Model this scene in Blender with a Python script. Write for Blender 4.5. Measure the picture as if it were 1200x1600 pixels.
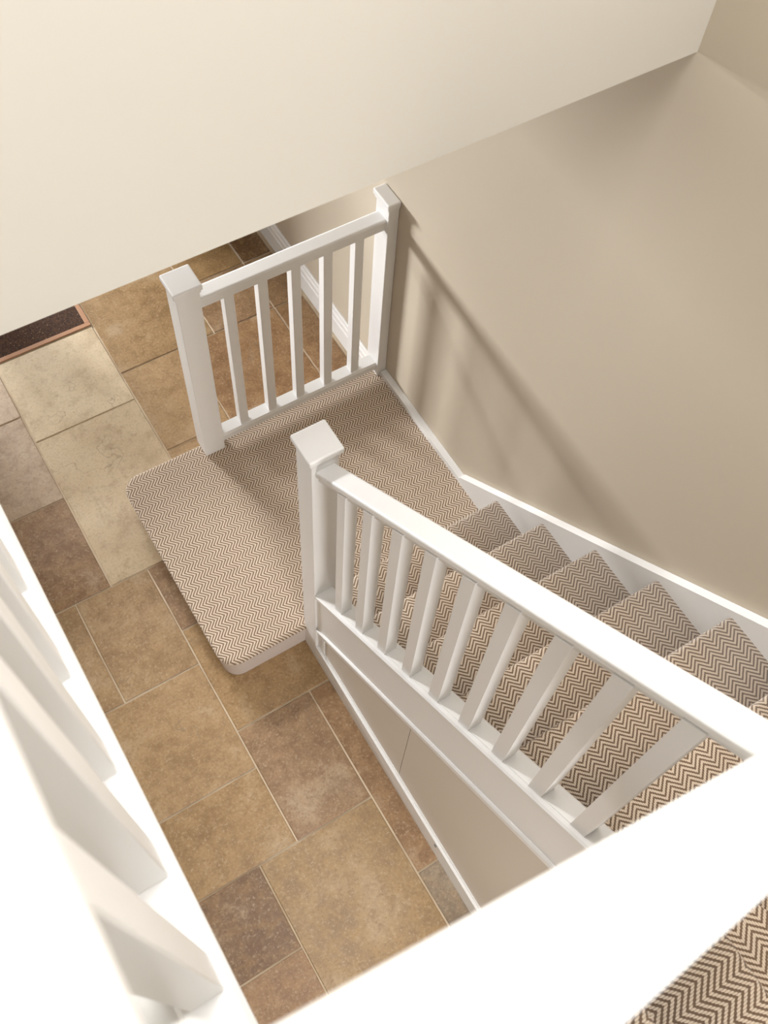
import bpy, bmesh, math, random
from mathutils import Vector, Matrix
for o in list(bpy.data.objects): bpy.data.objects.remove(o)
S = bpy.context.scene
COL = S.collection
R_ = random.Random(7)

# ---------------------------------------------------------------- camera
cam_d = bpy.data.cameras.new('camera'); cam = bpy.data.objects.new('camera', cam_d); COL.objects.link(cam)
cam.location = (-0.7203, -1.2981, 3.9342)
cam.rotation_euler = (0.4914, -0.0506, -0.5499)
cam_d.sensor_width = 36; cam_d.sensor_fit = 'AUTO'; cam_d.lens = 36*1577.5/1600
cam_d.clip_start = 0.02
cam_d.dof.use_dof = True; cam_d.dof.focus_distance = 3.3; cam_d.dof.aperture_fstop = 9.0
S.camera = cam
# ---------------------------------------------------------------- light and exposure
S.view_settings.view_transform = 'Standard'; S.view_settings.look = 'None'
S.view_settings.exposure = 0.0; S.view_settings.gamma = 1.0
S.view_settings.use_curve_mapping = False
world = bpy.data.worlds.new('daylight'); S.world = world; world.use_nodes = True
bg = world.node_tree.nodes['Background']; bg.inputs[0].default_value = (0.80, 0.88, 1.0, 1); bg.inputs[1].default_value = 0.5
def area(name, loc, target, sx, sy, power, col):
    l = bpy.data.lights.new(name, 'AREA'); l.shape = 'RECTANGLE'; l.size = sx; l.size_y = sy
    l.energy = power; l.color = col
    o = bpy.data.objects.new(name, l); COL.objects.link(o); o.location = loc
    o.rotation_euler = (Vector(target)-Vector(loc)).to_track_quat('-Z', 'Y').to_euler()
    return o
area('skylight_daylight', (0.10, -0.92, 5.23), (0.10, -0.92, 0), 1.0, 1.2, 84, (0.97, 0.98, 1.0))
area('landing_window_daylight', (-2.44, -1.3, 4.0), (0.6, -0.6, 3.3), 1.1, 1.2, 2, (0.93, 0.96, 1.0))
area('added_stair_fill', (-0.60, -2.38, 3.9), (-0.3, 0.5, 1.6), 0.85, 1.1, 10, (0.74, 0.85, 1.0))  # added fill from an unseen window, lights the faces turned to the camera
area('front_door_daylight', (-1.60, 6.0, 1.55), (0.55, 0.9, 0.8), 0.95, 0.7, 640, (0.95, 0.97, 1.0))
area('added_fanlight_fill', (-0.35, 4.3, 3.25), (0.42, 0.95, 0.9), 0.9, 0.5, 300, (0.96, 0.98, 1.0))  # added fill through an unseen fanlight, brightens the rear rail tops
area('added_hall_fill', (-2.44, 1.0, 1.5), (-0.4, 0.9, 0.0), 0.9, 1.0, 4, (1.0, 0.90, 0.78))  # added fill from an unseen hall window, lifts the floor on the left
area('added_back_fill', (-0.42, -2.37, 0.98), (-0.2, 1.0, 0.75), 0.7, 1.5, 28, (1.0, 0.98, 0.96))  # added fill from an unseen rear opening, brightens posts and risers downstairs

# ---------------------------------------------------------------- materials
def srgb(r, g, b):
    f = lambda c: (c/255/12.92 if c/255 <= .04045 else ((c/255+.055)/1.055)**2.4)
    return (f(r), f(g), f(b), 1)
class NT:
    def __init__(s, name):
        s.m = bpy.data.materials.new(name); s.m.use_nodes = True; s.t = s.m.node_tree
        s.b = s.t.nodes['Principled BSDF']
    def n(s, typ, **kw):
        x = s.t.nodes.new(typ)
        for k, v in kw.items(): setattr(x, k, v)
        return x
    def l(s, a, b): s.t.links.new(a, b)
    def math(s, op, a, b=None, c=None):
        x = s.n('ShaderNodeMath', operation=op)
        for i, v in enumerate((a, b, c)):
            if v is None: continue
            if isinstance(v, (int, float)): x.inputs[i].default_value = v
            else: s.l(v, x.inputs[i])
        return x.outputs[0]
    def mix(s, f, a, b, mode='MIX'):
        x = s.n('ShaderNodeMix', data_type='RGBA', blend_type=mode)
        for i, v in ((0, f), (6, a), (7, b)):
            if isinstance(v, (int, float)): x.inputs[i].default_value = v
            elif isinstance(v, tuple): x.inputs[i].default_value = v
            else: s.l(v, x.inputs[i])
        return x.outputs[2]
    def noise(s, vec, scale, detail=3, rough=.5):
        x = s.n('ShaderNodeTexNoise'); x.inputs['Scale'].default_value = scale
        x.inputs['Detail'].default_value = detail; x.inputs['Roughness'].default_value = rough
        s.l(vec, x.inputs['Vector']); return x.outputs['Fac']
    def ramp(s, f, lo, hi):
        x = s.n('ShaderNodeMapRange'); x.clamp = True
        s.l(f, x.inputs[0]); x.inputs[1].default_value = lo; x.inputs[2].default_value = hi
        return x.outputs[0]
    def bump(s, h, strength, dist=.002):
        x = s.n('ShaderNodeBump'); x.inputs['Strength'].default_value = strength; x.inputs['Distance'].default_value = dist
        s.l(h, x.inputs['Height']); s.l(x.outputs[0], s.b.inputs['Normal'])
def paint(name, col, rough, bump=.05, scale=180):
    t = NT(name); tc = t.n('ShaderNodeTexCoord').outputs['Object']
    nz = t.noise(tc, 1.5, 3)
    d = tuple(c*.965 for c in col[:3])+(1,)
    t.l(t.mix(nz, col, d), t.b.inputs['Base Color']); t.b.inputs['Roughness'].default_value = rough
    if bump: t.bump(t.noise(tc, scale, 2), bump, .001)
    return t.m
M_WHITE = paint('white_satin_paint', (.80, .785, .76, 1), .33, 0.0, 60)
M_WALL = paint('beige_wall_paint', (.53, .455, .352, 1), .75, .08)
M_CREAM = paint('cream_wall_paint', (.72, .685, .605, 1), .8, .08)
M_PANEL = paint('shaded_white_panel_paint', (.60, .535, .455, 1), .45, .02)  # white paint with its warm shade put into the colour
M_CEIL = paint('ceiling_paint', (.82, .80, .76, 1), .8)
M_GAP_SHADE = paint('painted_gap_shade', (.08, .055, .04, 1), .8)  # dark colour standing for the shade inside the cupboard
M_METAL = paint('dark_metal', (.12, .11, .10, 1), .4)
M_OAK = paint('oak_mat_edging', (.40, .20, .095, 1), .5)
def glass():
    t = NT('window_glass'); out = t.t.nodes['Material Output']
    tr = t.n('ShaderNodeBsdfTransparent'); gl = t.n('ShaderNodeBsdfGlossy'); gl.inputs['Roughness'].default_value = 0.02
    fr = t.n('ShaderNodeFresnel'); fr.inputs[0].default_value = 1.45
    mx = t.n('ShaderNodeMixShader'); t.l(fr.outputs[0], mx.inputs[0]); t.l(tr.outputs[0], mx.inputs[1]); t.l(gl.outputs[0], mx.inputs[2])
    t.l(mx.outputs[0], out.inputs['Surface']); t.t.nodes.remove(t.b)
    return t.m
M_GLASS = glass()

def herringbone(name, light, dark, band=.0268, period=.0145):
    t = NT(name)
    uv = t.n('ShaderNodeUVMap'); uv.uv_map = 'UVMap'
    # a little waviness so that the weave is not ruler straight
    nzv = t.n('ShaderNodeTexNoise'); nzv.inputs['Scale'].default_value = 90; t.l(uv.outputs[0], nzv.inputs['Vector'])
    sub = t.n('ShaderNodeVectorMath', operation='SUBTRACT'); t.l(nzv.outputs['Color'], sub.inputs[0]); sub.inputs[1].default_value = (.5, .5, .5)
    sc = t.n('ShaderNodeVectorMath', operation='SCALE'); t.l(sub.outputs[0], sc.inputs[0]); sc.inputs['Scale'].default_value = .0022
    ad = t.n('ShaderNodeVectorMath', operation='ADD'); t.l(uv.outputs[0], ad.inputs[0]); t.l(sc.outputs[0], ad.inputs[1])
    sp = t.n('ShaderNodeSeparateXYZ'); t.l(ad.outputs[0], sp.inputs[0])
    P, Q = sp.outputs[0], sp.outputs[1]
    tri = t.math('PINGPONG', t.math('ADD', Q, 10.0), band)
    s = t.math('DIVIDE', t.math('ADD', t.math('ADD', P, 10.0), tri), period)
    fr = t.math('FRACT', s)
    wave = t.math('ABSOLUTE', t.math('SUBTRACT', fr, .5))            # 0 at yarn centre
    cosb = t.math('COSINE', t.math('MULTIPLY', t.math('ADD', Q, t.math('MULTIPLY', t.math('FLOOR', s), .0023)), 2*math.pi/.00447))
    yarn = t.ramp(t.math('ADD', wave, t.math('MULTIPLY', cosb, .045)), .31, .23)   # 1 on the pale yarn, swelling at each loop
    bead = t.ramp(cosb, -.1, 1.0)                                    # 1 in the gap between two loops
    nz = t.noise(ad.outputs[0], 700, 2)
    nb = t.noise(uv.outputs[0], 6, 3)
    lightc = t.mix(t.math('MULTIPLY', bead, .60), light, tuple(c*.52 for c in light[:3])+(1,))  # small shadows between loops are put into the pale yarn colour
    c = t.mix(yarn, dark, lightc)
    c = t.mix(t.math('MULTIPLY', nz, .45), c, (.55, .50, .45, 1), 'MULTIPLY')
    c = t.mix(t.math('MULTIPLY', nb, .12), c, (.30, .20, .12, 1))
    t.l(c, t.b.inputs['Base Color']); t.b.inputs['Roughness'].default_value = .95
    t.b.inputs['Sheen Weight'].default_value = .25; t.b.inputs['Sheen Roughness'].default_value = .5
    h = t.math('SUBTRACT', yarn, t.math('MULTIPLY', bead, .5))
    t.bump(h, .55, .0025)
    return t.m
M_CARPET = herringbone('herringbone_wool_carpet', (.86, .71, .55, 1), (.20, .127, .078, 1))
def binding():
    t = NT('woven_carpet_binding'); uv = t.n('ShaderNodeTexCoord').outputs['Object']
    mp = t.n('ShaderNodeMapping'); mp.inputs['Scale'].default_value = (260, 260, 420); t.l(uv, mp.inputs[0])
    ck = t.n('ShaderNodeTexChecker'); ck.inputs['Scale'].default_value = 1; t.l(mp.outputs[0], ck.inputs['Vector'])
    t.l(t.mix(ck.outputs['Fac'], (.66, .57, .51, 1), (.52, .44, .385, 1)), t.b.inputs['Base Color'])
    t.b.inputs['Roughness'].default_value = .95
    t.bump(ck.outputs['Fac'], .4, .0015)
    return t.m
M_BIND = binding()

def stone():
    t = NT('tumbled_travertine')
    tc = t.n('ShaderNodeTexCoord').outputs['Object']
    oi = t.n('ShaderNodeObjectInfo')
    off = t.n('ShaderNodeVectorMath', operation='ADD'); t.l(tc, off.inputs[0])
    sc = t.n('ShaderNodeVectorMath', operation='SCALE'); sc.inputs[0].default_value = (37, 53, 11); t.l(oi.outputs['Random'], sc.inputs['Scale']); t.l(sc.outputs[0], off.inputs[1])
    v = off.outputs[0]
    base = oi.outputs['Color']
    n1 = t.noise(v, 5.5, 6, .62); n2 = t.noise(v, 22, 5, .65); n3 = t.noise(v, 95, 5, .7)
    dark = t.mix(1.0, base, (.62, .55, .47, 1), 'MULTIPLY')
    pale = t.mix(.55, base, (.62, .51, .36, 1))
    ochre = t.mix(.5, base, (.42, .26, .11, 1))
    c = t.mix(t.math('MULTIPLY', t.ramp(n1, .54, .34), .55), base, dark)
    c = t.mix(t.math('MULTIPLY', t.ramp(n1, .56, .68), .45), c, pale)
    c = t.mix(t.math('MULTIPLY', t.ramp(n2, .48, .70), .55), c, ochre)
    c = t.mix(t.math('MULTIPLY', t.ramp(n2, .50, .30), .45), c, dark)
    c = t.mix(t.math('MULTIPLY', t.ramp(n3, .54, .68), .55), c, pale)
    c = t.mix(t.math('MULTIPLY', t.ramp(n3, .46, .32), .65), c, dark)
    # thin hairline veins
    w = t.n('ShaderNodeTexNoise'); w.inputs['Scale'].default_value = 3.2; w.inputs['Detail'].default_value = 5; t.l(v, w.inputs['Vector'])
    vein = t.ramp(t.math('ABSOLUTE', t.math('SUBTRACT', w.outputs['Fac'], .5)), .006, .0)
    patch = t.ramp(t.noise(v, 2.3, 2), .50, .62)
    c = t.mix(t.math('MULTIPLY', t.math('MULTIPLY', vein, patch), .55), c, (.20, .14, .085, 1))
    # pits
    vo = t.n('ShaderNodeTexVoronoi'); vo.inputs['Scale'].default_value = 75; t.l(v, vo.inputs['Vector'])
    pit = t.math('MULTIPLY', t.ramp(vo.outputs['Distance'], .16, .05), t.ramp(n2, .50, .60))
    c = t.mix(t.math('MULTIPLY', pit, .6), c, (.17, .115, .07, 1))
    t.l(c, t.b.inputs['Base Color'])
    t.l(t.math('ADD', .28, t.math('MULTIPLY', n2, .25)), t.b.inputs['Roughness'])
    t.bump(t.math('SUBTRACT', t.math('ADD', n2, t.math('MULTIPLY', n3, .5)), t.math('MULTIPLY', pit, .8)), .35, .004)
    return t.m
M_STONE = stone()
def grout():
    t = NT('pale_grout'); tc = t.n('ShaderNodeTexCoord').outputs['Object']
    t.l(t.mix(t.ramp(t.noise(tc, 4, 4), .35, .65), (.60, .49, .35, 1), (.40, .30, .20, 1)), t.b.inputs['Base Color'])
    t.b.inputs['Roughness'].default_value = .9; t.bump(t.noise(tc, 300, 2), .3, .001)
    return t.m
M_GROUT = grout()
def coir():
    t = NT('brown_coir'); tc = t.n('ShaderNodeTexCoord').outputs['Object']
    n = t.noise(tc, 120, 4, .75)
    c = t.mix(t.ramp(n, .38, .70), (.016, .006, .003, 1), (.115, .048, .018, 1))
    c = t.mix(t.ramp(t.noise(tc, 170, 1), .70, .74), c, (.35, .25, .15, 1))
    t.l(c, t.b.inputs['Base Color']); t.b.inputs['Roughness'].default_value = 1; t.bump(n, .8, .004)
    return t.m
M_COIR = coir()

# ---------------------------------------------------------------- helpers
ORG = {}
def link(name, me, mat, parent=None):
    o = bpy.data.objects.new(name, me); COL.objects.link(o)
    if mat is not None and not me.materials: me.materials.append(mat)
    if parent is not None: o.parent = parent
    return o
def obj(name, bm, mat, parent=None, smooth=False):
    """one mesh object; geometry is given in world space and moved to the thing's origin"""
    org = ORG.get(parent.name, Vector()) if parent is not None else Vector()
    bmesh.ops.recalc_face_normals(bm, faces=bm.faces)
    if org.length: bmesh.ops.translate(bm, verts=bm.verts, vec=-org)
    me = bpy.data.meshes.new(name); bm.to_mesh(me); bm.free()
    if smooth:
        for p in me.polygons: p.use_smooth = True
    o = link(name, me, mat, parent)
    if parent is not None: ORG[o.name] = org
    return o
def thing(name, label, cat, loc=(0, 0, 0), group=None):
    o = bpy.data.objects.new(name, None); COL.objects.link(o); o.location = loc; o.empty_display_size = .1
    ORG[o.name] = Vector(loc); tag(o, label, cat, group); return o
def tag(o, label, cat, group=None):
    o['label'] = label; o['category'] = cat
    if group: o['group'] = group
    return o
def struct(o): o['kind'] = 'structure'; return o
def bm_box(x0, x1, y0, y1, z0, z1, bev=0, seg=2):
    bm = bmesh.new()
    bmesh.ops.create_cube(bm, size=1)
    bmesh.ops.scale(bm, vec=(x1-x0, y1-y0, z1-z0), verts=bm.verts)
    bmesh.ops.translate(bm, vec=((x0+x1)/2, (y0+y1)/2, (z0+z1)/2), verts=bm.verts)
    if bev: bmesh.ops.bevel(bm, geom=list(bm.edges), offset=bev, segments=seg, affect='EDGES', profile=.5)
    return bm
def box(name, x0, x1, y0, y1, z0, z1, mat, parent=None, bev=0, seg=2):
    return obj(name, bm_box(x0, x1, y0, y1, z0, z1, bev, seg), mat, parent)
def bm_prism(loop0, loop1):
    bm = bmesh.new()
    a = [bm.verts.new(p) for p in loop0]; b = [bm.verts.new(p) for p in loop1]; n = len(a)
    bm.faces.new(a); bm.faces.new(b[::-1])
    for i in range(n): bm.faces.new((a[i], b[i], b[(i+1) % n], a[(i+1) % n]))
    return bm
def rail_run(profile, p0, p1, axis):
    """profile (across, up) swept from p0 to p1 with plumb cut ends; axis = 'x' or 'y' is the run direction"""
    if axis == 'y': f = lambda p: [(p[0]+a, p[1], p[2]+z) for a, z in profile]
    else: f = lambda p: [(p[0], p[1]+a, p[2]+z) for a, z in profile]
    return bm_prism(f(p0), f(p1))
def yz_prism(pts, x0, x1): return bm_prism([(x0, y, z) for y, z in pts], [(x1, y, z) for y, z in pts])
def rounded(w, h, r, seg=4, lower=None):
    """handrail section: rounded top corners, a step in below; origin at the top centre"""
    pts = []
    for i in range(seg+1):
        a = math.pi*i/2/seg; pts.append((w/2-r+r*math.sin(a), -r+r*math.cos(a)))
    if lower:
        lw, lh = lower
        pts += [(w/2, -h+.004), (w/2-.004, -h), (lw/2+.004, -h), (lw/2, -h-.005), (lw/2, -h-lh)]
        pts += [(-x, z) for x, z in pts[::-1]]
    else:
        pts += [(w/2, -h)]; pts += [(-x, z) for x, z in pts[::-1]]
    return pts

SL = 0.8634            # pitch of the flights
W = 0.8756             # face of the long wall
L = 0.1842             # carpeted landing level
G, RI = 0.2467, 0.2130 # going, rise
def nose_y(k): return 0.0475-(k-1)*G
def lev(k): return L+k*RI
ZC = 2.5506            # hall ceiling
YB = -0.0949           # face of the upper wall over the stairs
ZF = lev(12)           # upper floor
XG = -0.800            # centre line of the upper guard
YN = -1.320            # centre line of the upper flight's rail

# ---------------------------------------------------------------- shell
XL_, YR_, YF_, ZT = -2.40, 2.95, -2.34, 5.20
fl = struct(box('floor', XL_, W+.1, YF_-.1, YR_, -.12, -.004, M_GROUT))
fl['label'] = 'tan travertine tiles in mixed sizes with pale grout joints'
wr = struct(box('wall_right', W, W+.12, YF_-.1, YR_+.1, -.12, ZT, M_WALL))
wall_rear = [(XL_, -1.08, 0, ZC), (-1.08, -.80, 0, .10), (-1.08, -.80, 2.08, ZC), (-.80, .16, 2.08, 2.12), (-.80, .16, 2.49, ZC), (.16, W, 0, ZC)]
bm = bmesh.new()
def add_box(bm, *a):
    t = bm_box(*a); me = bpy.data.meshes.new('t'); t.to_mesh(me); t.free(); bm.from_mesh(me); bpy.data.meshes.remove(me)
for x0, x1, z0, z1 in wall_rear: add_box(bm, x0, x1, YR_, YR_+.12, z0, z1)
struct(obj('wall_rear', bm, M_WALL))
bm = bmesh.new()
for y0, y1, z0, z1 in [(YF_, YR_, -.1, .95), (YF_, .5, .95, 2.05), (1.5, YR_, .95, 2.05), (YF_, YR_, 2.05, 3.35), (YF_, -1.9, 3.35, 4.65), (-.7, YR_, 3.35, 4.65), (YF_, YR_, 4.65, ZT)]:
    add_box(bm, XL_-.12, XL_, y0, y1, z0, z1)
struct(obj('wall_left', bm, M_CREAM))
bm = bmesh.new()
for x0, x1, z0, z1 in [(XL_, -.86, .1, 1.84), (.02, W, .1, 1.84), (XL_, W, -.12, .1), (XL_, W, 1.84, 3.3), (XL_, -1.08, 3.3, 4.5), (-.12, W, 3.3, 4.5), (XL_, W, 4.5, ZT)]:
    add_box(bm, x0, x1, YF_-.12, YF_, z0, z1)
struct(obj('wall_front', bm, M_WALL))
struct(box('wall_upper', XL_, W, YB, YB+.11, ZC, ZT, M_CREAM))
struct(box('ceiling', XL_, W, YB+.11, YR_, ZC, ZC+.18, M_CEIL))
bm = bmesh.new()
for x0, x1, y0, y1 in [(XL_, -.48, YF_, YB), (.68, W, YF_, YB), (-.48, .68, YF_, -1.62), (-.48, .68, -.22, YB)]:
    add_box(bm, x0, x1, y0, y1, ZT, ZT+.1)
struct(obj('ceiling_upper', bm, M_CEIL)).name = 'ceiling.001'
struct(box('floor', XL_, XG+.025, YF_, YB, ZC, ZF-.012, M_CEIL)).name = 'floor.001'
# glazing of the openings
def window(name, axis, a0, a1, z0, z1, pos, depth=.12):
    t = thing(name, 'unseen white framed window', 'window', (0, 0, 0)); del t['category']; t['kind'] = 'structure'
    fw = .030
    def b(nm, u0, u1, w0, w1, d0, d1, m):
        if axis == 'x': return box(nm, u0, u1, pos+d0, pos+d1, w0, w1, m, t, .003)
        if axis == 'y': return box(nm, pos+d0, pos+d1, u0, u1, w0, w1, m, t, .003)
        return box(nm, u0, u1, w0, w1, pos+d0, pos+d1, m, t, .003)
    b('frame_stile', a0, a0+fw, z0, z1, .02, .08, M_WHITE); b('frame_stile', a1-fw, a1, z0, z1, .02, .08, M_WHITE)
    b('frame_rail', a0+fw, a1-fw, z0, z0+fw, .02, .08, M_WHITE); b('frame_rail', a0+fw, a1-fw, z1-fw, z1, .02, .08, M_WHITE)
    b('pane', a0+fw, a1-fw, z0+fw, z1-fw, .045, .05, M_GLASS)
    return t
for nm, ax, a0, a1, z0, z1, pos in (('added_window_1', 'x', -.80, .16, 2.12, 2.49, YR_), ('added_window_2', 'y', .5, 1.5, .95, 2.05, XL_-.12), ('window_3', 'y', -1.9, -.7, 3.35, 4.65, XL_-.12), ('added_window_4', 'x', -.86, .02, .1, 1.84, YF_-.12), ('window_5', 'z', -.48, .68, -1.62, -.22, ZT+.02), ('added_window_7', 'x', -1.08, -.12, 3.3, 4.5, YF_-.12), ('added_window_6', 'x', -1.08, -.80, .10, 2.08, YR_)):  # fanlight, sidelight, hall, back and stair windows are added to let light in
    window(nm, ax, a0, a1, z0, z1, pos)
# glazed front door behind the mat
dr = thing('door_1', 'white front door with a tall glass pane behind the mat', 'door', (-.32, YR_, 0)); del dr['category']; dr['kind'] = 'structure'
for a0, a1 in ((-.795, -.76), (.12, .155)): box('jamb', a0, a1, YR_+.002, YR_+.118, .0, 2.075, M_WHITE, dr, .003)
box('head', -.76, .12, YR_+.002, YR_+.118, 2.03, 2.075, M_WHITE, dr, .003)
for a0, a1 in ((-.757, -.70), (.035, .117)): box('stile', a0, a1, YR_+.03, YR_+.075, .006, 2.025, M_WHITE, dr, .003)
for z0, z1 in ((.006, .26), (1.93, 2.025)): box('rail', -.70, .035, YR_+.03, YR_+.075, z0, z1, M_WHITE, dr, .003)
box('pane', -.70, .035, YR_+.05, YR_+.055, .26, 1.93, M_GLASS, dr)
box('door_handle', -.742, -.715, YR_-.025, YR_+.03, .98, 1.10, M_METAL, dr, .006)

# ---------------------------------------------------------------- floor tiles
MOD, TX0, TY0 = .163, -.137, -.150
HUE = dict(pale=(206, 184, 150), pink=(190, 166, 140), tan=(172, 140, 98), ochre=(166, 133, 88), brown=(150, 118, 84), dark=(126, 95, 62), sand=(160, 130, 88), cream=(216, 196, 163), grey=(140, 122, 100), rust=(150, 115, 78))
tiles = [(-3, 0, 10, 13, 'cream'), (0, 3, 11, 14, 'ochre'), (3, 5, 11, 13, 'brown'), (0, 2, 8, 11, 'tan'), (-3, 0, 5, 10, 'pale'), (-5, -3, 8, 11, 'pink'),
 (-6, -3, 11, 13, 'pink'), (-5, -3, 5, 8, 'rust'), (-6, -4, 2, 5, 'tan'), (-4, -2, 2, 5, 'tan'), (-2, 0, 3, 5, 'brown'), (-2, 1, 0, 3, 'ochre'),
 (-5, -2, -1, 2, 'tan'), (-2, 0, -3, 0, 'brown'), (-5, -2, -3, -1, 'ochre'), (0, 1, -5, 0, 'rust'), (-3, 0, -8, -3, 'sand'), (-5, -3, -5, -3, 'dark'),
 (-5, -3, -8, -5, 'rust'), (0, 1, -8, -5, 'grey'), (2, 5, 8, 11, 'rust'), (5, 6, 8, 11, 'rust'), (5, 6, 11, 13, 'brown'), (3, 5, 13, 15, 'ochre'), (5, 6, 13, 15, 'dark'),
 (0, 3, 5, 8, 'tan'), (0, 3, 14, 16, 'tan')]
ix0, ix1, iy0, iy1 = -14, 6, -13, 19
occ = set()
for a, b, c, d, h in tiles:
    occ |= {(i, j) for i in range(a, b) for j in range(c, d)}
for i in range(-6, 0):                                   # mat well
    for j in range(13, 17): occ.add((i, j))
sizes = [(3, 3), (2, 3), (3, 2), (2, 2), (1, 2), (2, 1), (1, 1)]
for j in range(iy0, iy1):
    for i in range(ix0, ix1):
        if (i, j) in occ: continue
        ss = sizes[:4]; R_.shuffle(ss)
        for w_, h_ in ss+sizes[4:]:
            cells = {(p, q) for p in range(i, i+w_) for q in range(j, j+h_)}
            if i+w_ <= ix1 and j+h_ <= iy1 and not cells & occ:
                occ |= cells; tiles.append((i, i+w_, j, j+h_, R_.choice(['pale', 'pink', 'tan', 'ochre', 'brown', 'rust']))); break
for a, b, c, d, h in tiles:
    x0, x1 = TX0+a*MOD, TX0+b*MOD; y0, y1 = TY0+c*MOD, TY0+d*MOD
    x0 = max(x0, XL_+.003); x1 = min(x1, W-.001); y0 = max(y0, YF_+.003); y1 = min(y1, YR_-.003)
    if x1-x0 < .02 or y1-y0 < .02: continue
    cx, cy = (x0+x1)/2, (y0+y1)/2; g = .0036
    hx, hy = (x1-x0)/2-g, (y1-y0)/2-g
    def ring(ins, z):
        pts = []
        for (sx, sy), (ex, ey) in (((-1, -1), (1, -1)), ((1, -1), (1, 1)), ((1, 1), (-1, 1)), ((-1, 1), (-1, -1))):
            pts.append(((hx-ins)*sx, (hy-ins)*sy, z)); pts.append(((hx-ins)*(sx+ex)/2, (hy-ins)*(sy+ey)/2, z))
        return pts
    jit = [(R_.uniform(-.0012, .0012), R_.uniform(-.0012, .0012)) for _ in range(8)]
    rings = [[(x+j_[0], y+j_[1], z) for (x, y, z), j_ in zip(ring(*q), jit)] for q in ((0, -.012), (0, -.0022), (.0022, 0))]
    bm = bmesh.new(); vs = [[bm.verts.new(p) for p in r] for r in rings]
    bm.faces.new(vs[2])
    for r in range(2):
        for i in range(8): bm.faces.new((vs[r][i], vs[r][(i+1) % 8], vs[r+1][(i+1) % 8], vs[r+1][i]))
    bmesh.ops.recalc_face_normals(bm, faces=bm.faces)
    me = bpy.data.meshes.new('tile'); bm.to_mesh(me); bm.free()
    o = link('tile', me, M_STONE, fl); o.location = (cx, cy, R_.uniform(-.0006, .0004))
    k = R_.uniform(.94, 1.06); rgb = [c*.87 for c in srgb(*HUE[h])[:3]]; gm = sum(rgb)/3; rgb = [c*.98+gm*.02 for c in rgb]; o.color = (rgb[0]*k, rgb[1]*k, rgb[2]*k, 1)

# ---------------------------------------------------------------- door mat
mx0, mx1, my0, my1 = TX0-6*MOD+.004, TX0-.003, 1.974, TY0+17*MOD-.004
mat = thing('door_mat', 'dark brown coir door mat in an oak edged mat well by the front door', 'door mat', ((mx0+mx1)/2, (my0+my1)/2, -.003))
box('coir_pile', mx0+.022, mx1-.022, my0+.022, my1-.022, -.003, .001, M_COIR, mat)
for a in ((mx0, mx1, my0, my0+.022), (mx0, mx1, my1-.022, my1), (mx0, mx0+.022, my0+.022, my1-.022), (mx1-.022, mx1, my0+.022, my1-.022)):
    box('edging', *a, -.003, .004, M_OAK, mat, .001)

# ---------------------------------------------------------------- carpeted stairs
def uv_faces(bm, fn):
    lay = bm.loops.layers.uv.new('UVMap')
    bm.normal_update()
    for f in bm.faces:
        for lp in f.loops: lp[lay].uv = fn(f, lp.vert.co)
def carpet_obj(name, bm, parent, fn, mat=None):
    bmesh.ops.recalc_face_normals(bm, faces=bm.faces); uv_faces(bm, fn)
    return obj(name, bm, mat or M_CARPET, parent)
stair = thing('staircase', 'carpeted staircase with white strings rising beside the beige wall', 'staircase', (.42, 0, 0))
def step_profile(nose, back, drop):
    """(run, z) from the tread's back over the rounded nosing and down the riser; z = 0 on the tread"""
    r = .016; pts = [(back, 0.0)]
    for i in range(7):
        a = math.pi*i/6; pts.append((nose-r+r*math.sin(a), -r+r*math.cos(a)))
    pts += [(nose-r-.006, -2*r-.004), (nose-r-.006, -drop)]
    return pts
def make_step(name, k, axis, nose, a0, a1, z, parent, sign, drop=None):
    """axis: run axis; nose coordinate along it; sign = direction the nosing points"""
    prof = step_profile(0, -(G+.03), RI if drop is None else drop)
    s = [0]
    for i in range(1, len(prof)): s.append(s[-1]+math.hypot(prof[i][0]-prof[i-1][0], prof[i][1]-prof[i-1][1]))
    loop = prof+[(-(G+.03), -(RI if drop is None else drop))]
    bm = bmesh.new(); lay = bm.loops.layers.uv.new('UVMap')
    def P(a, q): return (a, nose+sign*q[0], z+q[1]) if axis == 'y' else (nose+sign*q[0], a, z+q[1])
    A = [bm.verts.new(P(a0, q)) for q in loop]; B = [bm.verts.new(P(a1, q)) for q in loop]
    for i in range(len(prof)-1):
        f = bm.faces.new((A[i], A[i+1], B[i+1], B[i]))
        for lp, uv in zip(f.loops, ((s[i], a0), (s[i+1], a0), (s[i+1], a1), (s[i], a1))): lp[lay].uv = uv
        f.smooth = True
    n = len(loop)
    for i in (n-2, n-1): bm.faces.new((A[i], A[(i+1) % n], B[(i+1) % n], B[i]))
    bm.faces.new(A); bm.faces.new(B[::-1])
    return obj(name, bm, M_CARPET, parent)
XI, XO = .012, W-.030
for k in range(1, 7): make_step('carpeted_step', k, 'y', nose_y(k), XI, XO, lev(k), stair, 1)
# turn: a quarter space with one diagonal winder
make_step('carpeted_step', 7, 'y', nose_y(7), XI+.04, XO, lev(7), stair, 1)
def flat_step(poly, z, drop, turn=False):
    bm = bm_prism([(x, y, z) for x, y in poly], [(x, y, z-drop) for x, y in poly])
    return carpet_obj('carpeted_step', bm, stair, lambda f, co: (((co.y, co.x) if turn else (co.x, co.y)) if abs(f.normal.z) > .5 else (co.z, co.x+co.y)))
flat_step([(XI+.04, nose_y(7)-.2), (XO, nose_y(7)-.2), (XO, YF_), (XI+.04, YF_)], lev(7)-.0005, RI)
flat_step([(-.06, -1.375), (.05, -1.375), (.52, YF_), (-.06, YF_)], lev(8), RI, True)
X9 = -.043
for k in range(9, 12): make_step('carpeted_step', k, 'x', X9-(k-9)*.2485, YF_, -1.352, lev(k), stair, 1)
make_step('carpeted_step', 12, 'x', X9-3*.2485, YF_, -1.352, ZF, stair, 1)
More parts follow.
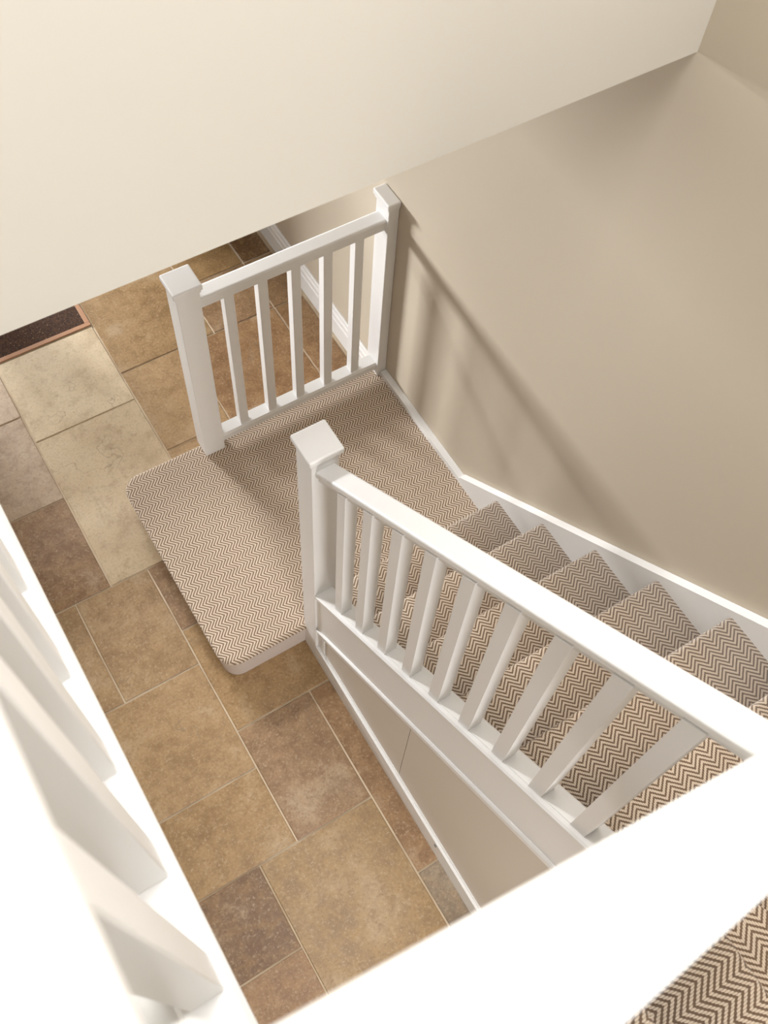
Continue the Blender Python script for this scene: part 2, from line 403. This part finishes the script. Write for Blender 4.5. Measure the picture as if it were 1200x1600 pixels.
# first step: a broad landing with rounded corners
def landing_poly(ins):
    x0, y0, y1 = -.403+ins, .030+ins, .997-ins; r = .075-ins*.6; pts = []
    for cx, cy, a0 in ((x0+r, y0+r, math.pi), ):
        pass
    seg = 7
    for i in range(seg+1):                                # rear left corner
        a = math.pi/2+math.pi/2*i/seg; pts.append((x0+r+r*math.cos(a), y1-r+r*math.sin(a)))
    for i in range(seg+1):
        a = math.pi+math.pi/2*i/seg; pts.append((x0+r+r*math.cos(a), y0+r+r*math.sin(a)))
    pts += [(XO, y0), (XO, y1)]
    return pts
bm = bmesh.new(); rr = .014
levels = [(.022, 0.0), (.022, L-2*rr-.004)]
for i in range(7):
    a = math.pi*i/6; levels.append((rr-rr*math.sin(a), L-rr-rr*math.cos(a)))
loops = [[bm.verts.new((x, y, z)) for x, y in landing_poly(ins)] for ins, z in levels]
n = len(loops[0])
for q in range(len(loops)-1):
    for i in range(n): bm.faces.new((loops[q][i], loops[q][(i+1) % n], loops[q+1][(i+1) % n], loops[q+1][i])).smooth = True
bm.faces.new(loops[-1]); bm.faces.new(loops[0][::-1])
land = carpet_obj('carpeted_landing', bm, stair, lambda f, co: ((co.x, co.y) if f.normal.z > -.3 and co.z > L-.03 else (co.x+co.y, co.z)))
# plain woven edging on the riser below the nosing
bm = bmesh.new()
ringlo = [(x, y) for x, y in landing_poly(.017)]; ringhi = [(x, y) for x, y in landing_poly(.006)]
lo = [bm.verts.new((x, y, .001)) for x, y in ringlo]; hi = [bm.verts.new((x, y, L-.030)) for x, y in ringhi]
li = [bm.verts.new((x, y, .001)) for x, y in landing_poly(.024)]; hh = [bm.verts.new((x, y, L-.028)) for x, y in landing_poly(.024)]
for A, B in ((lo, hi), (hi, hh), (hh, li), (li, lo)):
    for i in range(n): bm.faces.new((A[i], A[(i+1) % n], B[(i+1) % n], B[i]))
eb = obj('riser_binding', bm, M_BIND, land); eb['label'] = 'plain pale woven edging on the landing riser'

# wall string and skirting
ws = [(.925, .02), (.925, .212), (.281, .212), (.281, .4670-SL*.281), (-1.43, .467+SL*1.43), (-1.43, 1.30), (-.05, .10), (.0, .02)]
obj('wall_string', yz_prism(ws, W-.030, W-.0005), M_WHITE, stair)
# outer string, capping and beads
CT, CB = .600, .2686
obj('outer_string', yz_prism([(-.045, CT+SL*.045-.02), (-1.297, CT+SL*1.297-.02), (-1.297, CB+SL*1.297), (-.045, CB+SL*.045)], -.036, .004), M_WHITE, stair)
cap = [(-.044, -.022), (-.044, -.006), (-.038, 0), (.026, 0), (.030, -.005), (.030, -.022)]
obj('string_capping', rail_run(cap, (0, -.045, CT+SL*.045), (0, -1.297, CT+SL*1.297), 'y'), M_WHITE, stair)
bead = [(-.041, -.024), (-.0445, -.018), (-.0445, -.006), (-.040, 0), (-.020, 0), (-.020, -.024)]
obj('string_bead', rail_run(bead, (0, -.045, CB+SL*.045+.012), (0, -1.297, CB+SL*1.297+.012), 'y'), M_WHITE, stair)
# upper flight string and wall string
def xz_prism(pts, y0, y1): return bm_prism([(x, y0, z) for x, z in pts], [(x, y1, z) for x, z in pts])
xs0, xs1 = -.045, -.755
zt = lambda x: ZF+.16-SL*(x+.755)
obj('outer_string', xz_prism([(xs0, zt(xs0)), (xs1, zt(xs1)), (xs1, zt(xs1)-.33), (xs0, zt(xs0)-.33)], -1.352, -1.306), M_WHITE, stair)
obj('string_capping', rail_run([(-.037, -.022), (-.037, -.004), (-.032, 0), (.032, 0), (.037, -.004), (.037, -.022)], (xs0, YN, zt(xs0)+.02), (xs1, YN, zt(xs1)+.02), 'x'), M_WHITE, stair)

# ---------------------------------------------------------------- balustrades
RAIL = rounded(.066, .030, .010, 4, (.046, .028))
BASE = [(.032, -.012), (.026, 0), (-.026, 0), (-.032, -.012), (-.032, -.030), (-.026, -.034), (-.026, -.052), (.026, -.052), (.026, -.034), (.032, -.030)]
NW = .09
def newel(parent, x, y, z0, ztop, xh=None, dome=True):
    """square newel with a cap; xh = (x0, x1) for a half newel against the wall"""
    a, b = (x-NW/2, x+NW/2) if xh is None else xh
    nw = box('newel_post', a, b, y-NW/2, y+NW/2, z0, ztop-.030, M_WHITE, parent, .0025, 2)
    e = .011; a2, b2 = (a-e, b+e) if xh is None else (a-e, b)
    box('cap_moulding', a2+.006, b2-(.006 if xh is None else 0), y-NW/2-e+.006, y+NW/2+e-.006, ztop-.040, ztop-.026, M_WHITE, nw, .003)
    bm = bm_box(a2, b2, y-NW/2-e, y+NW/2+e, ztop-.026, ztop, .006, 3)
    obj('newel_cap', bm, M_WHITE, nw)
    return nw
AY, AX = .974, .017
gA = thing('landing_balustrade', 'low level white balustrade across the rear of the carpeted landing', 'balustrade', (.42, AY, L))
newel(gA, AX, AY, L, 1.2397)
newel(gA, 0, AY, L, 1.2397, (.830, W-.0005))
obj('handrail', rail_run(RAIL, (AX+NW/2, AY, 1.146), (.830, AY, 1.146), 'x'), M_WHITE, gA)
obj('base_rail', rail_run(BASE, (AX+NW/2, AY, .264), (.830, AY, .264), 'x'), M_WHITE, gA)
for i in range(5):
    x = .177+i*.137
    box('baluster', x-.0195, x+.0195, AY-.0195, AY+.0195, .258, 1.100, M_WHITE, gA, .0018, 1)
gB = thing('stair_balustrade', 'white balustrade sloping up the carpeted lower flight', 'balustrade', (0, -.65, 0))
newel(gB, 0, 0, 0.001, 1.5694)
newel(gB, 0, YN-.022, 0.001, 3.02)
RT = 1.4555
obj('handrail', rail_run(RAIL, (0, -.045, RT+SL*.045), (0, -1.297, RT+SL*1.297), 'y'), M_WHITE, gB)
BX = -.0085
for i in range(9):
    y = -.1805-.1290*i
    bm = yz_prism([(y-.0205, CT-SL*(y-.0205)-.006), (y+.0205, CT-SL*(y+.0205)-.006), (y+.0205, RT-.045-SL*(y+.0205)), (y-.0205, RT-.045-SL*(y-.0205))], BX-.0205, BX+.0205)
    obj('baluster', bm, M_WHITE, gB)
    if i < 8:                                             # spacer fillet between the feet of the balusters
        y0, y1 = y-.0205, y-.1085
        obj('spacer_fillet', rail_run([(-.0185, -.002), (-.0185, .004), (.0185, .004), (.0185, -.002)], (BX, y0, CT-SL*y0), (BX, y1, CT-SL*y1), 'y'), M_WHITE, gB)
# upper flight and upper landing guard, nearest the viewer
gC = thing('upper_balustrade', 'bright white guard rail and balusters around the upper stairwell edge', 'balustrade', (XG, YN, ZF))
newel(gC, XG, YN-.008, ZF-.30, 3.640)
ZR = 3.585
obj('handrail', rail_run(RAIL, (XG, YN+.045, ZR), (XG, YB-.001, ZR), 'y'), M_WHITE, gC)
obj('base_rail', rail_run([(a*1.03, z) for a, z in BASE], (XG, YN+.045, ZF+.046), (XG, YB-.001, ZF+.046), 'y'), M_WHITE, gC)
for i in range(9):
    y = -1.175+.1290*i
    if y > YB-.03: break
    box('baluster', XG-.0205, XG+.0205, y-.0205, y+.0205, ZF+.040, ZR-.05, M_WHITE, gC, .002, 1)
yaw = math.tan(math.radians(-2.2))
p0 = (XG+.045, YN+.004, 3.590); dx = (-.046)-p0[0]
obj('handrail', rail_run([(a*1.05, z) for a, z in RAIL], p0, (p0[0]+dx, p0[1]+yaw*dx, p0[2]-SL*dx), 'x'), M_WHITE, gC)
for i in range(5):
    x = -.66+i*.129
    zt0 = lambda x: zt(x)+.015
    zr0 = lambda x: 3.590-SL*(x-p0[0])-.05
    yy = YN-.004+yaw*(x-p0[0])
    bm = bm_prism([(x-.0205, yy-.02, zt0(x-.0205)), (x+.0205, yy-.02, zt0(x+.0205)), (x+.0205, yy-.02, zr0(x+.0205)), (x-.0205, yy-.02, zr0(x-.0205))],
                  [(x-.0205, yy+.02, zt0(x-.0205)), (x+.0205, yy+.02, zt0(x+.0205)), (x+.0205, yy+.02, zr0(x+.0205)), (x-.0205, yy+.02, zr0(x-.0205))])
    obj('baluster', bm, M_WHITE, gC)

# ---------------------------------------------------------------- cupboard under the stairs
cup = thing('understair_cupboard', 'flush white cupboard doors, warm shade put in their colour, with skirting under the lower flight', 'cupboard', (-.03, -.65, 0))
def zc(y, d): return CB-SL*y-d
YS, YE = -.645, -1.296
obj('top_rail', yz_prism([(-.046, zc(-.046, -.01)), (YE, zc(YE, -.01)), (YE, zc(YE, .050)), (-.046, zc(-.046, .050))], -.0365, .0), M_WHITE, cup)
obj('cupboard_door', yz_prism([(-.095, .150), (-.095, zc(-.095, .0545)), (YS+.0015, zc(YS, .0545)), (YS+.0015, .150)], -.0300, -.012), M_PANEL, cup)
obj('cupboard_door', yz_prism([(YS-.0015, .150), (YS-.0015, zc(YS, .0545)), (-1.10, zc(-1.10, .0545)), (YE, zc(YE, .085)), (YE, .150)], -.0300, -.012), M_PANEL, cup)
obj('end_stile', yz_prism([(-.046, .10), (-.046, zc(-.046, .05)), (-.0935, zc(-.0935, .05)), (-.0935, .10)], -.034, .0), M_WHITE, cup)
obj('gap_shade_sheet', yz_prism([(-.05, .02), (-.05, zc(-.05, .02)), (YE, zc(YE, .02)), (YE, .02)], -.011, -.002), M_GAP_SHADE, cup)  # sheet coloured dark to put shade behind the door gaps
bm = yz_prism([(-.046, 0.0), (-.046, .148), (YE, .148), (YE, 0.0)], -.045, -.0005)
bmesh.ops.bevel(bm, geom=[e for e in bm.edges if all(v.co.z > .1 and v.co.x < -.04 for v in e.verts)], offset=.010, segments=2, affect='EDGES')
obj('skirting', bm, M_WHITE, cup)
box('catch', -.049, -.044, -.935, -.923, .112, .116, M_METAL, cup)

# ---------------------------------------------------------------- skirting boards
def skirting(name, x0, x1, y0, y1, z0, h, face):
    bm = bmesh.new()
    t = .02
    prof = [(0, 0), (t, 0), (t, h*.62), (t*.8, h*.66), (t*.8, h*.80), (t*.5, h*.86), (t*.5, h*.95), (t*.25, h), (0, h)]
    if face == '-x': bm = bm_prism([(x1-a, y0, z0+z) for a, z in prof], [(x1-a, y1, z0+z) for a, z in prof])
    elif face == '+x': bm = bm_prism([(x0+a, y0, z0+z) for a, z in prof], [(x0+a, y1, z0+z) for a, z in prof])
    elif face == '-y': bm = bm_prism([(x0, y1-a, z0+z) for a, z in prof], [(x1, y1-a, z0+z) for a, z in prof])
    else: bm = bm_prism([(x0, y0+a, z0+z) for a, z in prof], [(x1, y0+a, z0+z) for a, z in prof])
    return struct(obj(name, bm, M_WHITE))
skirting('baseboard_right', W-.032, W-.0005, 1.02, YR_-.001, 0, .17, '-x')
skirting('baseboard_rear', .137, W-.035, YR_-.03, YR_-.0005, 0, .17, '-y')
skirting('baseboard_left', XL_+.0005, XL_+.03, YF_+.01, YR_-.01, 0, .17, '+x')
skirting('baseboard_upper', XL_+.04, XG-.05, YB-.03, YB-.0005, ZF, .17, '-y')
box('landing_carpet', XL_+.001, X9-3*.2485-G-.032, YF_+.001, YB-.001, ZF-.0125, ZF-.0005, M_CARPET)
lc = bpy.data.objects['landing_carpet']; struct(lc); lc.name = 'floor.002'
me = lc.data; uvl = me.uv_layers.new(name='UVMap')
for lp in me.loops: uvl.data[lp.index].uv = me.vertices[lp.vertex_index].co.xy
